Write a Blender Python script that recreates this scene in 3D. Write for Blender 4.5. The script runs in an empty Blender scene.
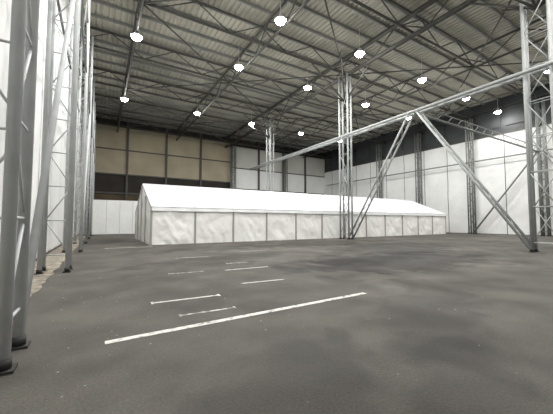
import bpy, math, random
from mathutils import Vector, noise
random.seed(4)
S = bpy.context.scene
C = S.collection
try:
    S.view_settings.view_transform = 'Standard'
    S.view_settings.look = 'None'
except Exception: pass

# ---------------- materials ----------------
def mat(name, col, rough=0.6, metal=0.0, var=0.0, vscale=2.0, bump=0.0, bscale=8.0, col2=None, emit=None, es=0, trans=0):
    m = bpy.data.materials.new(name); m.use_nodes = True
    nt = m.node_tree; b = nt.nodes['Principled BSDF']
    b.inputs['Base Color'].default_value = (*col, 1)
    b.inputs['Roughness'].default_value = rough
    b.inputs['Metallic'].default_value = metal
    tc = nt.nodes.new('ShaderNodeTexCoord')
    if var > 0 or col2:
        n = nt.nodes.new('ShaderNodeTexNoise'); n.inputs['Scale'].default_value = vscale
        n.inputs['Detail'].default_value = 5
        nt.links.new(tc.outputs['Object'], n.inputs['Vector'])
        r = nt.nodes.new('ShaderNodeValToRGB')
        r.color_ramp.elements[0].position = .35; r.color_ramp.elements[1].position = .68
        c2 = col2 or tuple(c*(1-var) for c in col)
        r.color_ramp.elements[0].color = (*c2, 1); r.color_ramp.elements[1].color = (*col, 1)
        nt.links.new(n.outputs['Fac'], r.inputs['Fac'])
        nt.links.new(r.outputs['Color'], b.inputs['Base Color'])
    if bump > 0:
        n2 = nt.nodes.new('ShaderNodeTexNoise'); n2.inputs['Scale'].default_value = bscale
        n2.inputs['Detail'].default_value = 4
        nt.links.new(tc.outputs['Object'], n2.inputs['Vector'])
        bp = nt.nodes.new('ShaderNodeBump'); bp.inputs['Strength'].default_value = bump
        bp.inputs['Distance'].default_value = .1
        nt.links.new(n2.outputs['Fac'], bp.inputs['Height'])
        nt.links.new(bp.outputs['Normal'], b.inputs['Normal'])
    if emit:
        b.inputs['Emission Color'].default_value = (*emit, 1)
        b.inputs['Emission Strength'].default_value = es
    return m

M_steel = mat('painted_steel_light', (.40,.42,.42), .5, .0, var=.12, vscale=3)
M_steel_near = mat('galvanised_steel', (.50,.52,.53), .5, .0, var=.15, vscale=3)
M_steel_mid = mat('painted_steel_mid', (.20,.21,.20), .5, .0, var=.2, vscale=3)
M_steel_dk = mat('roof_steel', (.065,.065,.058), .6, .0, var=.3, vscale=2)
M_foot = mat('foot_black', (.02,.02,.02), .6, var=.3)
M_deck = mat('roof_deck_sheet', (.43,.415,.35), .6, var=.3, vscale=.25)
M_sheet = mat('white_pvc_sheet', (.78,.79,.79), .55, var=.08, vscale=.6, bump=.6, bscale=.9)
M_tent = mat('tent_pvc', (.84,.84,.83), .5, var=.05, vscale=.8, bump=.3, bscale=2.6)
M_tentroof = mat('tent_roof_pvc', (.80,.82,.84), .45, var=.05, vscale=.5)
M_tentseam = mat('tent_frame_grey', (.34,.33,.30), .5, var=.15)
M_cream = mat('cream_wall_panel', (.38,.335,.24), .7, var=.2, vscale=.4)
M_creamw = mat('offwhite_wall_panel', (.56,.56,.52), .7, var=.12, vscale=.4)
M_dark = mat('dark_recess', (.025,.02,.015), .8, var=.4, vscale=.7)
M_brown = mat('timber_hoarding', (.085,.06,.03), .8, var=.5, vscale=.9)
M_darkband = mat('clerestory_dark', (.04,.045,.05), .5, var=.3, vscale=.5)
M_glass = mat('clerestory_glass', (.05,.055,.06), .6, var=.4, vscale=.6)
M_conc = mat('concrete_kerb', (.36,.32,.26), .85, var=.6, vscale=3.5, bump=.5, bscale=12)
M_lamp = mat('lamp_lens', (1,1,1), .4, emit=(1,.98,.93), es=80)
M_house = mat('lamp_housing', (.6,.6,.6), .5, var=.1)

# floor
def floor_mat():
    m = bpy.data.materials.new('asphalt_floor'); m.use_nodes = True
    nt = m.node_tree; N = nt.nodes.new; L = nt.links.new
    b = nt.nodes['Principled BSDF']
    tc = N('ShaderNodeTexCoord')
    def nz(scale, det=6, dist=0.0):
        n = N('ShaderNodeTexNoise'); n.inputs['Scale'].default_value = scale
        n.inputs['Detail'].default_value = det; n.inputs['Distortion'].default_value = dist
        L(tc.outputs['Object'], n.inputs['Vector']); return n
    def ramp(src, p0, p1, c0, c1):
        r = N('ShaderNodeValToRGB'); r.color_ramp.elements[0].position=p0; r.color_ramp.elements[1].position=p1
        r.color_ramp.elements[0].color=(*c0,1); r.color_ramp.elements[1].color=(*c1,1)
        L(src, r.inputs['Fac']); return r
    def mixc(a, bb, fac=None, mode='MULTIPLY', f=1.0):
        x = N('ShaderNodeMix'); x.data_type='RGBA'; x.blend_type=mode
        x.inputs[0].default_value = f
        if fac is not None: L(fac, x.inputs[0])
        L(a, x.inputs[6]); L(bb, x.inputs[7]); return x.outputs[2]
    base = ramp(nz(.2, 8, .8).outputs['Fac'], .38, .62, (.070,.066,.060), (.108,.102,.093))
    mid = ramp(nz(1.1, 9).outputs['Fac'], .35, .65, (.80,.80,.80), (1.14,1.13,1.1))
    fine = ramp(nz(38, 3).outputs['Fac'], .3, .7, (.80,.80,.80), (1.16,1.16,1.16))
    c = mixc(base.outputs['Color'], mid.outputs['Color'])
    c = mixc(c, fine.outputs['Color'])
    def stain(c, loc, sx, sy, dark, rot=0, soft=.35):
        mp = N('ShaderNodeMapping'); mp.vector_type='TEXTURE'
        mp.inputs['Location'].default_value=(*loc,0); mp.inputs['Scale'].default_value=(sx,sy,1)
        mp.inputs['Rotation'].default_value=(0,0,rot)
        L(tc.outputs['Object'], mp.inputs['Vector'])
        ln = N('ShaderNodeVectorMath'); ln.operation='LENGTH'; L(mp.outputs['Vector'], ln.inputs[0])
        ad = N('ShaderNodeMath'); ad.operation='MULTIPLY_ADD'
        L(nz(.8, 9, .6).outputs['Fac'], ad.inputs[0]); ad.inputs[1].default_value=2.4
        L(ln.outputs['Value'], ad.inputs[2])
        mr = N('ShaderNodeMapRange'); L(ad.outputs[0], mr.inputs[0])
        mr.inputs[1].default_value=2.2-soft/2; mr.inputs[2].default_value=2.2+soft/2
        mr.inputs[3].default_value=1; mr.inputs[4].default_value=0
        d = N('ShaderNodeRGB'); d.outputs[0].default_value=(*dark,1)
        x = N('ShaderNodeMix'); x.data_type='RGBA'; x.blend_type='MULTIPLY'
        L(mr.outputs[0], x.inputs[0]); L(c, x.inputs[6]); L(d.outputs[0], x.inputs[7])
        return x.outputs[2]
    c = stain(c, (10.5,8.0), 5.0, 2.4, (.48,.48,.51))
    c = stain(c, (9.3,8.6), 2.4, 1.1, (.60,.60,.62), 0, .2)
    c = stain(c, (16,12), 4.6, 3.0, (.55,.55,.57), .3)
    c = stain(c, (5.2,3.2), 2.4, .8, (.72,.72,.74), .5)
    c = stain(c, (12,17), 9, 1.8, (.60,.60,.60))
    c = stain(c, (1.8,2.4), 1.3, .8, (.74,.74,.75), .7)
    c = stain(c, (5,12.3), 3.5, 1.2, (.70,.70,.70), .2)
    c = stain(c, (1.5,8), 1.2, 3, (.82,.82,.82), .2)
    c = stain(c, (3.2,1.6), 1.6, .5, (.78,.78,.79), .4)
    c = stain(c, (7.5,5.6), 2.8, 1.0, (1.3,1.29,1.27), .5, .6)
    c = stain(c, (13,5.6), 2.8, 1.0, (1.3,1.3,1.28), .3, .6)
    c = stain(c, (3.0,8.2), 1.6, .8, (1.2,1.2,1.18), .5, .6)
    sp = ramp(nz(9, 2).outputs['Fac'], .74, .78, (0,0,0), (1,1,1))
    lt = N('ShaderNodeRGB'); lt.outputs[0].default_value=(.25,.24,.22,1)
    c = mixc(c, lt.outputs[0], sp.outputs['Color'], 'MIX')
    L(c, b.inputs['Base Color'])
    b.inputs['IOR'].default_value=1.28
    b.inputs['Specular IOR Level'].default_value=.35
    rr = N('ShaderNodeMapRange'); L(nz(.5,5).outputs['Fac'], rr.inputs[0])
    rr.inputs[3].default_value=.42; rr.inputs[4].default_value=.85
    L(rr.outputs[0], b.inputs['Roughness'])
    bp = N('ShaderNodeBump'); bp.inputs['Strength'].default_value=.25; bp.inputs['Distance'].default_value=.02
    L(nz(30,4).outputs['Fac'], bp.inputs['Height']); L(bp.outputs['Normal'], b.inputs['Normal'])
    return m
M_floor = floor_mat()

def paint_mat(wear):
    m = bpy.data.materials.new('worn_line_paint'); m.use_nodes=True
    nt=m.node_tree; b=nt.nodes['Principled BSDF']; N=nt.nodes.new
    tc=N('ShaderNodeTexCoord'); n=N('ShaderNodeTexNoise'); n.inputs['Scale'].default_value=9; n.inputs['Detail'].default_value=6
    nt.links.new(tc.outputs['Object'], n.inputs['Vector'])
    r=N('ShaderNodeValToRGB'); r.color_ramp.elements[0].position=wear-.08; r.color_ramp.elements[1].position=wear+.08
    r.color_ramp.elements[0].color=(.18,.17,.16,1); r.color_ramp.elements[1].color=(.62,.61,.58,1)
    nt.links.new(n.outputs['Fac'], r.inputs['Fac']); nt.links.new(r.outputs['Color'], b.inputs['Base Color'])
    b.inputs['Roughness'].default_value=.6
    return m
M_paint=paint_mat(.41); M_paint2=paint_mat(.54)

# ---------------- mesh builder ----------------
class MB:
    def __init__(s, name, mats):
        s.name=name; s.mats=mats; s.v=[]; s.f=[]; s.mi=[]; s.sm=[]
    def poly(s, pts, mi=0):
        i=len(s.v); s.v+= [tuple(p) for p in pts]; s.f.append(tuple(range(i,i+len(pts)))); s.mi.append(mi); s.sm.append(False)
    def box(s, a, b, mi=0):
        i=len(s.v); (x0,y0,z0),(x1,y1,z1)=a,b
        s.v+=[(x0,y0,z0),(x1,y0,z0),(x1,y1,z0),(x0,y1,z0),(x0,y0,z1),(x1,y0,z1),(x1,y1,z1),(x0,y1,z1)]
        for f in [(0,3,2,1),(4,5,6,7),(0,1,5,4),(1,2,6,5),(2,3,7,6),(3,0,4,7)]:
            s.f.append(tuple(i+k for k in f)); s.mi.append(mi); s.sm.append(False)
    def tube(s, p, q, r, mi=0, n=8, r2=None):
        p=Vector(p); q=Vector(q); d=(q-p).normalized(); r2=r if r2 is None else r2
        u=d.cross(Vector((0,0,1)))
        if u.length<1e-3: u=Vector((1,0,0))
        u.normalize(); w=d.cross(u); i=len(s.v)
        off=math.pi/n
        for c,rr in ((p,r),(q,r2)):
            for k in range(n):
                a=2*math.pi*k/n+off; s.v.append(tuple(c+(u*math.cos(a)+w*math.sin(a))*rr))
        for k in range(n):
            k2=(k+1)%n; s.f.append((i+k,i+k2,i+n+k2,i+n+k)); s.mi.append(mi); s.sm.append(n>4)
        s.f.append(tuple(i+k for k in reversed(range(n)))); s.mi.append(mi); s.sm.append(False)
        s.f.append(tuple(i+n+k for k in range(n))); s.mi.append(mi); s.sm.append(False)
    def grid(s, fn, nu, nv, mi=0, smooth=True):
        i=len(s.v)
        for b in range(nv+1):
            for a in range(nu+1):
                s.v.append(tuple(fn(a/nu,b/nv)))
        for b in range(nv):
            for a in range(nu):
                k=i+b*(nu+1)+a; s.f.append((k,k+1,k+nu+2,k+nu+1)); s.mi.append(mi); s.sm.append(smooth)
    def done(s, parent=None):
        me=bpy.data.meshes.new(s.name); me.from_pydata(s.v,[],s.f)
        for m in s.mats: me.materials.append(m)
        me.polygons.foreach_set('material_index', s.mi); me.polygons.foreach_set('use_smooth', s.sm)
        me.update()
        o=bpy.data.objects.new(s.name, me); C.objects.link(o)
        if parent: o.parent=parent
        return o
def empty(name):
    o=bpy.data.objects.new(name,None); C.objects.link(o); return o

XL,XR,YB,YF=-2.3,44.5,52.0,-13.0
ZD=17.8
GY=[5.8+7.25*k for k in range(-2,7)]   # structural grid

# ---------------- shell ----------------
m=MB('floor',[M_floor,M_conc]); m.box((XL-.3,YF-.3,-.2),(XR+.3,YB+.3,0))
ys=[YF+.1+i*.25 for i in range(int((YB-YF-1)/.25))]
for a,b in zip(ys,ys[1:]):   # ragged worn edge of the concrete strip
    e=lambda y:-1.2+.12*noise.noise((y*1.3,0,0))+.05*noise.noise((y*5,2,0))
    m.poly([(XL+.12,a,.012),(e(a),a,.012),(e(b),b,.012),(XL+.12,b,.012)],1)
m.done()

m=MB('ceiling',[M_deck])
x=XL; p=.42
prof=[]
while x<XR:
    prof+=[(x,ZD),(x+.20,ZD),(x+.25,ZD+.09),(x+.37,ZD+.09)]; x+=p
prof.append((x,ZD))
for a,b in zip(prof,prof[1:]):
    m.poly([(a[0],YF,a[1]),(a[0],YB,a[1]),(b[0],YB,b[1]),(b[0],YF,b[1])])
m.done()

# left wall
m=MB('wall_left',[M_sheet,M_steel_mid,M_creamw])
m.box((XL-.2,YF,0),(XL-.02,YB,ZD+.2),2)
y=YF
while y<YB:
    y2=min(y+3.6,YB)
    def fn(a,b,y=y,y2=y2):
        yy=y+.03+(y2-y-.06)*a; zz=.12+16.5*b
        return (XL+.07+.07*noise.noise((yy*.8,zz*.35,3))+.025*math.sin(yy*3.5), yy, zz)
    m.grid(fn,14,24,0)
    y=y2
m.done()

# right wall
m=MB('wall_right',[M_sheet,M_steel_dk,M_darkband,M_glass])
m.box((XR,YF,0),(XR+.2,YB,ZD+.2),2)
y=5.8+7.25-7.25*3
while y<YB:
    y2=min(y+3.625,YB)
    def fn(a,b,y=y,y2=y2):
        yy=y+.04+(y2-y-.08)*a; zz=.05+13.0*b
        return (XR-.10-.06*noise.noise((yy*.9,zz*.45,9))-.02*math.sin(zz*1.7+yy), yy, zz)
    m.grid(fn,10,20,0)
    m.box((XR-.12,y+.3,14.0),(XR-.02,y2-.3,16.4),3)
    y=y2
m.box((XR-.2,YF,13.0),(XR-.02,YB,13.2),1)
m.box((XR-.2,YF,16.5),(XR-.02,YB,16.7),1)
m.done()

# back wall
m=MB('wall_back',[M_dark,M_cream,M_creamw,M_steel_dk,M_sheet,M_brown])
m.box((XL,YB,0),(XR,YB+.2,ZD+.2),0)
x=XL
while x<21:
    x2=x+5.9 if x+5.9<21 else 21.2
    for z0,z1 in((9.2,12.9),(13.1,16.6)):
        m.box((x+.07,YB-.12,z0),(x2-.07,YB-.01,z1),1)
    m.box((x+.07,YB-.1,3.0),(x2-.07,YB-.01,5.9),5)
    x=x2
    if x>=21: break
m.box((XL,YB-.2,9.0),(21.2,YB-.02,9.2),3)
m.box((XL,YB-.2,6.0),(21.2,YB-.02,6.25),3)
m.box((XL,YB-.2,12.9),(21.2,YB-.02,13.1),3)
x=21.4
while x<XR-1:
    x2=min(x+5.8,XR)
    for z0,z1 in((0.1,7.9),(8.1,11.9),(12.1,16.2)):
        m.box((x+.06,YB-.12,z0),(x2-.06,YB-.01,z1),4 if z0<12 else 2)
    x=x2
m.box((21.2,YB-.2,11.9),(XR,YB-.02,12.1),3)
m.box((XL,YB-.2,16.6),(XR,YB-.02,16.9),3)
for xx in (3.5,9.4,15.3,21.3,27.1,32.9,38.7):
    m.box((xx-.15,YB-.45,0),(xx+.15,YB-.02,ZD),3)
m.done()
m=MB('wall_front',[M_creamw]); m.box((XL,YF-.2,0),(XR,YF,ZD+.2)); m.done()

# ---------------- roof structure ----------------
def truss(name, a, b, z0, z1, panels, rc, rw, mt):
    m=MB(name,[mt]); a=Vector(a); b=Vector(b)
    P=lambda t,z: Vector((a.x+(b.x-a.x)*t, a.y+(b.y-a.y)*t, z))
    m.tube(P(0,z0),P(1,z0),rc,0,6); m.tube(P(0,z1),P(1,z1),rc,0,6)
    for k in range(panels):
        t0=k/panels; t1=(k+1)/panels
        if k%2==0: m.tube(P(t0,z0),P(t1,z1),rw,0,6)
        else: m.tube(P(t0,z1),P(t1,z0),rw,0,6)
    return m.done()
for y in GY:
    truss('roof_truss',(XL+.1,y,0),(XR-.1,y,0),16.0,17.45,18,.10,.045,M_steel_dk)
for i,x in enumerate((2.0,11.0,20.0,29.0,38.0)):
    rc=.20 if x==20 else .10
    truss('roof_girder',(x,YF+.1,0),(x,YB-.25,0),15.75,17.4,26,rc,.05,M_steel_dk)
m=MB('roof_purlins',[M_steel_mid])
y=YF+1
while y<YB:
    m.box((XL,y-.06,17.55),(XR,y+.06,17.78)); y+=1.8125
m.done()
m=MB('roof_bracing',[M_steel_dk])
for i in range(len(GY)-1):
    for j,x in enumerate((2.0,11.0,20.0,29.0)):
        if (i+j)%2==0: m.tube((x,GY[i],15.9),(x+9,GY[i+1],15.9),.06,0,6)
        else: m.tube((x+9,GY[i],15.9),(x,GY[i+1],15.9),.06,0,6)
m.done()

# ---------------- lattice columns ----------------
def lattice_column(x,y,hx,hy,h,rc,rl,step,mt,foot=True,knee=False,faces=(0,1,2,3),parent=None,name='lattice_column'):
    m=MB(name,[mt,M_foot,M_steel_dk])
    cs=[(x-hx,y-hy),(x+hx,y-hy),(x+hx,y+hy),(x-hx,y+hy)]
    for c in cs:
        m.tube((*c,.0),(*c,h),rc,0,12)
        if foot:
            m.box((c[0]-rc*1.7,c[1]-rc*1.7,0),(c[0]+rc*1.7,c[1]+rc*1.7,.03),1)
            m.tube((*c,.03),(*c,.14),rc*1.2,1,12)
    z=.5; k=0
    while z+step<=h:
        for i in faces:
            a=cs[i]; b=cs[(i+1)%4]
            if k%2: a,b=b,a
            m.tube((*a,z),(*b,z+step),rl,0,6)
            m.tube((*a,z),(*b,z),rl,0,6)
        z+=step; k+=1
    if knee:
        for dx,dy in((4,0),(-4,0),(0,3.6),(0,-3.6),(3,2.6),(-3,-2.6),(3,-2.6),(-3,2.6)):
            m.tube((x,y,13.2),(x+dx,y+dy,15.9),.07,2,6)
    return m.done(parent)
for y in [5.8,20.3,34.8,-8.7]:
    lattice_column(20,y,.22,.55,15.8,.08,.026,1.9,M_steel,knee=True,faces=(1,3))
side=empty('side_wall_steel_frame')
for y in [4.62+7.25*k for k in range(-2,7)]:
    lattice_column(-1.2,y,.35,.36,15.9,.065,.02,1.15,M_steel_near,faces=(1,2),parent=side,name='column')
for y in [13.05-.3+7.7*k for k in range(-2,5)]:
    lattice_column(XR-.75,y,.3,.3,15.9,.09,.03,1.5,M_steel_mid,faces=(0,1,3))
for x in (21.3,32.9):
    lattice_column(x,YB-1.0,.35,.35,15.9,.1,.03,1.3,M_steel_mid)

def laced(m,p,q,off,rc,rl,n):
    p=Vector(p);q=Vector(q);off=Vector(off)
    m.tube(p-off,q-off,rc,0,8); m.tube(p+off,q+off,rc,0,8)
    for k in range(n):
        a=p.lerp(q,k/n); b=p.lerp(q,(k+1)/n)
        if k%2: m.tube(a-off,b+off,rl,0,6)
        else: m.tube(a+off,b-off,rl,0,6)
m=MB('bracing_beam',[M_steel])
laced(m,(20,-8.7,9.8),(20,41.0,9.8),(.3,0,0),.11,.03,50)
m.done()
for y0,y1 in((-8.7,5.8),(5.8,20.3)):
    mid=(y0+y1)/2
    m=MB('a_frame_brace',[M_steel])
    laced(m,(20,y0+.6,.15),(20,mid-.3,9.75),(.3,0,0),.075,.028,12)
    laced(m,(20,y1-.6,.15),(20,mid+.3,9.75),(.3,0,0),.075,.028,12)
    m.done()
m=MB('tie_beam',[M_steel_mid])
m.tube((20,13.05,9.8),(XR-.75,13.05,9.8),.09,0,8)
m.tube((20,13.05,10.4),(XR-.75,13.05,10.4),.05,0,8)
for k in range(16):
    xx=20+k*1.48; m.tube((xx,13.05,9.8),(xx+.74,13.05,10.4),.03,0,6)
m.done()
m=MB('wall_brace',[M_steel_mid])
m.tube((XR-1.1,13.05,9.8),(XR-1.1,20.2,.1),.10,0,8)
m.tube((XR-1.1,12.4,9.8),(XR-1.1,5.4,.1),.10,0,8)
m.tube((XR-1.1,-8,9.8),(XR-1.1,YB-2,9.8),.09,0,8)
m.done()
# left side bracing
m=MB('bracing',[M_steel_near,M_steel_mid])
m.tube((-.85,5.0,.2),(-.85,11.4,10.0),.055,0,12)
m.tube((-.85,19.5,.2),(-.85,25.9,10.0),.055,0,12)
for z in (9.8,12.6): 
    for xx in (-.85,-1.55): m.tube((xx,YF+1,z),(xx,YB-1,z),.05,1,8)
y=YF+1
k=0
while y<YB-3:
    m.tube((-.85,y,9.8),(-.85,y+1.8,12.6),.03,1,6) if k%2 else m.tube((-.85,y,12.6),(-.85,y+1.8,9.8),.03,1,6)
    y+=1.8;k+=1
m.done(side)

# ---------------- marquee tent ----------------
tent=empty('marquee_tent')
TX0,TX1,TY0,TY1=3.0,39.0,21.5,31.5
EH,RH=2.65,4.75; NB=12; BW=3.0; TM=(TY0+TY1)/2
m=MB('side_walls',[M_tent])
for yy,sg,sd in((TY0,-1,0),(TY1,1,50)):
    for k in range(NB):
        x0=TX0+k*BW
        def fn(a,b,x0=x0,yy=yy,sg=sg,sd=sd,k=k):
            x=x0+.05+(BW-.1)*a; z=.02+(EH-.05)*b
            if b==0: z+=.05*abs(noise.noise((x*1.5,k,2)))
            e=math.sin(math.pi*a)**.6
            w=.10*noise.noise((x*1.1+sd,z*.9,k*7.3))+.07*noise.noise((x*2.6+z*1.3,z*1.5+sd,k*3.1))
            w+=.05*abs(noise.noise((x*5-z*3,z*2,k*1.7)))
            for cx in (0,BW):
                dx=x-x0-cx; dz=EH-z; an=math.atan2(dz,abs(dx)+.01); rr=math.hypot(dx,dz)
                w+=.022*math.sin(an*17+k)*min(1,rr)*max(0,1-rr/2.4)
            return (x, yy+sg*(.03+ (w+.06)*e*(1-.5*b)), z)
        m.grid(fn,36,26)
m.done(tent)
m=MB('gable_walls',[M_tent])
for xx,sg in((TX0,-1),(TX1,1)):
    def fn(a,b,xx=xx,sg=sg):
        y=TY0+(TY1-TY0)*a; top=EH+(RH-EH)*(1-abs(2*a-1)); z=.02+(top-.05)*b
        w=.1*noise.noise((y*1.3,z*.9,xx))+.06*noise.noise((y*3,z*2,xx))
        return (xx+sg*(.02+w*math.sin(math.pi*min(1,b*1.0))),y,z)
    m.grid(fn,40,16)
m.done(tent)
m=MB('roof_membrane',[M_tentroof])
for sg,ye in((-1,TY0-.12),(1,TY1+.12)):
    for k in range(NB):
        x0=TX0+k*BW
        def fn(a,b,x0=x0,ye=ye):
            x=x0+BW*a; y=ye+(TM-ye)*b; z=EH-.03+(RH-EH+.03)*b
            return (x,y,z-.14*math.sin(math.pi*a)*math.sin(math.pi*(.15+.8*b))+.01*noise.noise((x*2,y*2,0)))
        m.grid(fn,12,10)
m.done(tent)
m=MB('eave_valance',[M_tentroof])
for sg,ye in((-1,TY0-.13),(1,TY1+.13)):
    def fn(a,b,ye=ye,sg=sg):
        x=TX0+(TX1-TX0)*a
        return (x,ye+sg*(.02+.03*b+.02*math.sin(x*4)*b),EH-.02-.26*b)
    m.grid(fn,240,3)
m.done(tent)
m=MB('frame',[M_tentseam,M_tentroof])
for k in range(NB+1):
    x=TX0+k*BW
    for y in(TY0,TY1):
        m.box((x-.06,y-.08,0),(x+.06,y+.06,EH),0)
        m.box((x-.16,y-.16,0),(x+.16,y+.16,.02),0)
    for yy in (TY0-.13,TY1+.13):
        m.tube((x,yy,EH+.0),(x,TM,RH+.02),.035,1,6)
    m.tube((x,TY0,EH-.1),(x,TM,RH-.12),.05,0,6); m.tube((x,TY1,EH-.1),(x,TM,RH-.12),.05,0,6)
for y in (TM-2.5,TM,TM+2.5):
    for x in (TX0,TX1): m.box((x-.12,y-.05,0),(x+.12,y+.05,EH+(RH-EH)*(1-abs(y-TM)/5)-.12),0)
m.box((TX0,TY0-.16,0),(TX1,TY0-.10,.05),0)
m.tube((TX0,TY0-.13,EH),(TX1,TY0-.13,EH),.045,1,8)
m.tube((TX0,TM,RH+.01),(TX1,TM,RH+.01),.06,1,8)
m.done(tent)

# low white partition beyond the tent
m=MB('partition_screen',[M_sheet,M_creamw])
for k in range(5):
    x=-.8+k*1.5
    m.box((x+.02,43.0,.05),(x+1.48,43.06,4.3),0); m.box((x-.03,42.97,0),(x+.03,43.1,4.32),1)
m.box((-.8,42.98,4.3),(6.7,43.08,4.4),0); m.box((6.66,42.96,0),(6.74,43.1,4.35),1)
m.done()

# ---------------- floor markings ----------------
m=MB('floor_markings',[M_paint,M_paint2])
def ln(x0,y0,x1,y1,w,mi=0,tick=False):
    p=Vector((x0,y0,0)); q=Vector((x1,y1,0)); d=(q-p).normalized(); n=Vector((-d.y,d.x,0))*w/2; z=Vector((0,0,.004))
    N=12
    for k in range(N):
        a=p.lerp(q,k/N); b=p.lerp(q,(k+1)/N); m.poly([a-n+z,b-n+z,b+n+z,a+n+z],mi)
    if tick:
        for c in(p,q):
            m.poly([c-d*w/3-n*2.2+z*1.5,c+d*w/3-n*2.2+z*1.5,c+d*w/3+n*2.2+z*1.5,c-d*w/3+n*2.2+z*1.5],mi)
ln(.10,4.56,5.16,4.68,.12)
ln(.93,6.27,2.27,6.2,.075,0,True)
ln(1.22,5.2,2.2,5.16,.06,1,True)
ln(1.87,9.5,2.9,9.42,.07,1,True)
ln(2.86,13.4,4.4,13.3,.10,1)
ln(3.6,9.25,5.2,9.2,.085,0)
ln(4.2,10.7,5.1,10.65,.09,1)
ln(3.2,7.05,4.45,6.95,.075,0)
ln(6.6,14.7,8.2,14.6,.12,1)
ln(9.2,18.3,11.4,18.2,.12,1)
ln(.3,20.5,3.0,20.5,.16,0)
m.done()
m=MB('floor_debris',[M_conc])
for k in range(90):
    if k<60: x=random.uniform(-1.0,.3); y=random.uniform(2.2,12)
    else: x=random.uniform(-1,8); y=random.uniform(1.5,10)
    s=random.uniform(.006,.024); a=random.random()*6
    pts=[(x+s*random.uniform(.6,1.3)*math.cos(a+i*1.257),y+s*random.uniform(.6,1.3)*math.sin(a+i*1.257)) for i in range(5)]
    z=.012
    for i in range(5):
        j=(i+1)%5; m.poly([(*pts[i],.001),(*pts[j],.001),(x,y,z)])
m.done()

# ---------------- lamps ----------------
LX=(2.0,10.3,18.0,26.6,34.8,42.6)
lamps=[(x,y) for y in (2.3,9.4,16.5,23.6,36.6) for x in LX]
lamps=[p for p in lamps if p not in((26.6,9.4),(18.0,9.4),(42.6,36.6),(42.6,23.6))]
lamps+=[(x,-6.0) for x in (2.0,18.0,34.8)]
for x,y in lamps:
    m=MB('high_bay_lamp',[M_house,M_lamp])
    z=15.5
    m.tube((x,y,z-.02),(x,y,z+.18),.38,0,20,.26); m.tube((x,y,z+.18),(x,y,z+.4),.12,0,12)
    m.tube((x,y,z+.4),(x,y,17.6),.02,0,6)
    m.tube((x,y,z-.20),(x,y,z-.02),.26,1,20,.38)
    o=m.done()
    wall = x>42
    L=bpy.data.lights.new('lamp_beam','AREA'); L.shape='DISK'; L.size=.5; L.energy=470 if not wall else 220; L.color=(1,.985,.95)
    if y<3: L.energy*=.8
    lo=bpy.data.objects.new('lamp_beam',L); lo.location=(x,y,z-.24); C.objects.link(lo); lo.parent=o
    L=bpy.data.lights.new('lamp_glow','POINT'); L.shadow_soft_size=.3; L.energy=140 if not wall else 30; L.color=(1,.975,.91)
    lo=bpy.data.objects.new('lamp_glow',L); lo.location=(x,y,z-.7); C.objects.link(lo); lo.parent=o

w=bpy.data.worlds.new('World'); S.world=w; w.use_nodes=True
w.node_tree.nodes['Background'].inputs[0].default_value=(.5,.55,.6,1)
w.node_tree.nodes['Background'].inputs[1].default_value=.3

cam=bpy.data.cameras.new('camera'); cam.sensor_width=36; cam.lens=292/553*36; cam.clip_end=300; cam.clip_start=.05
co=bpy.data.objects.new('camera',cam); C.objects.link(co)
co.location=(0,0,1.6); co.rotation_euler=(math.radians(90)+math.atan(15/292),0,-math.radians(31.15))
S.camera=co
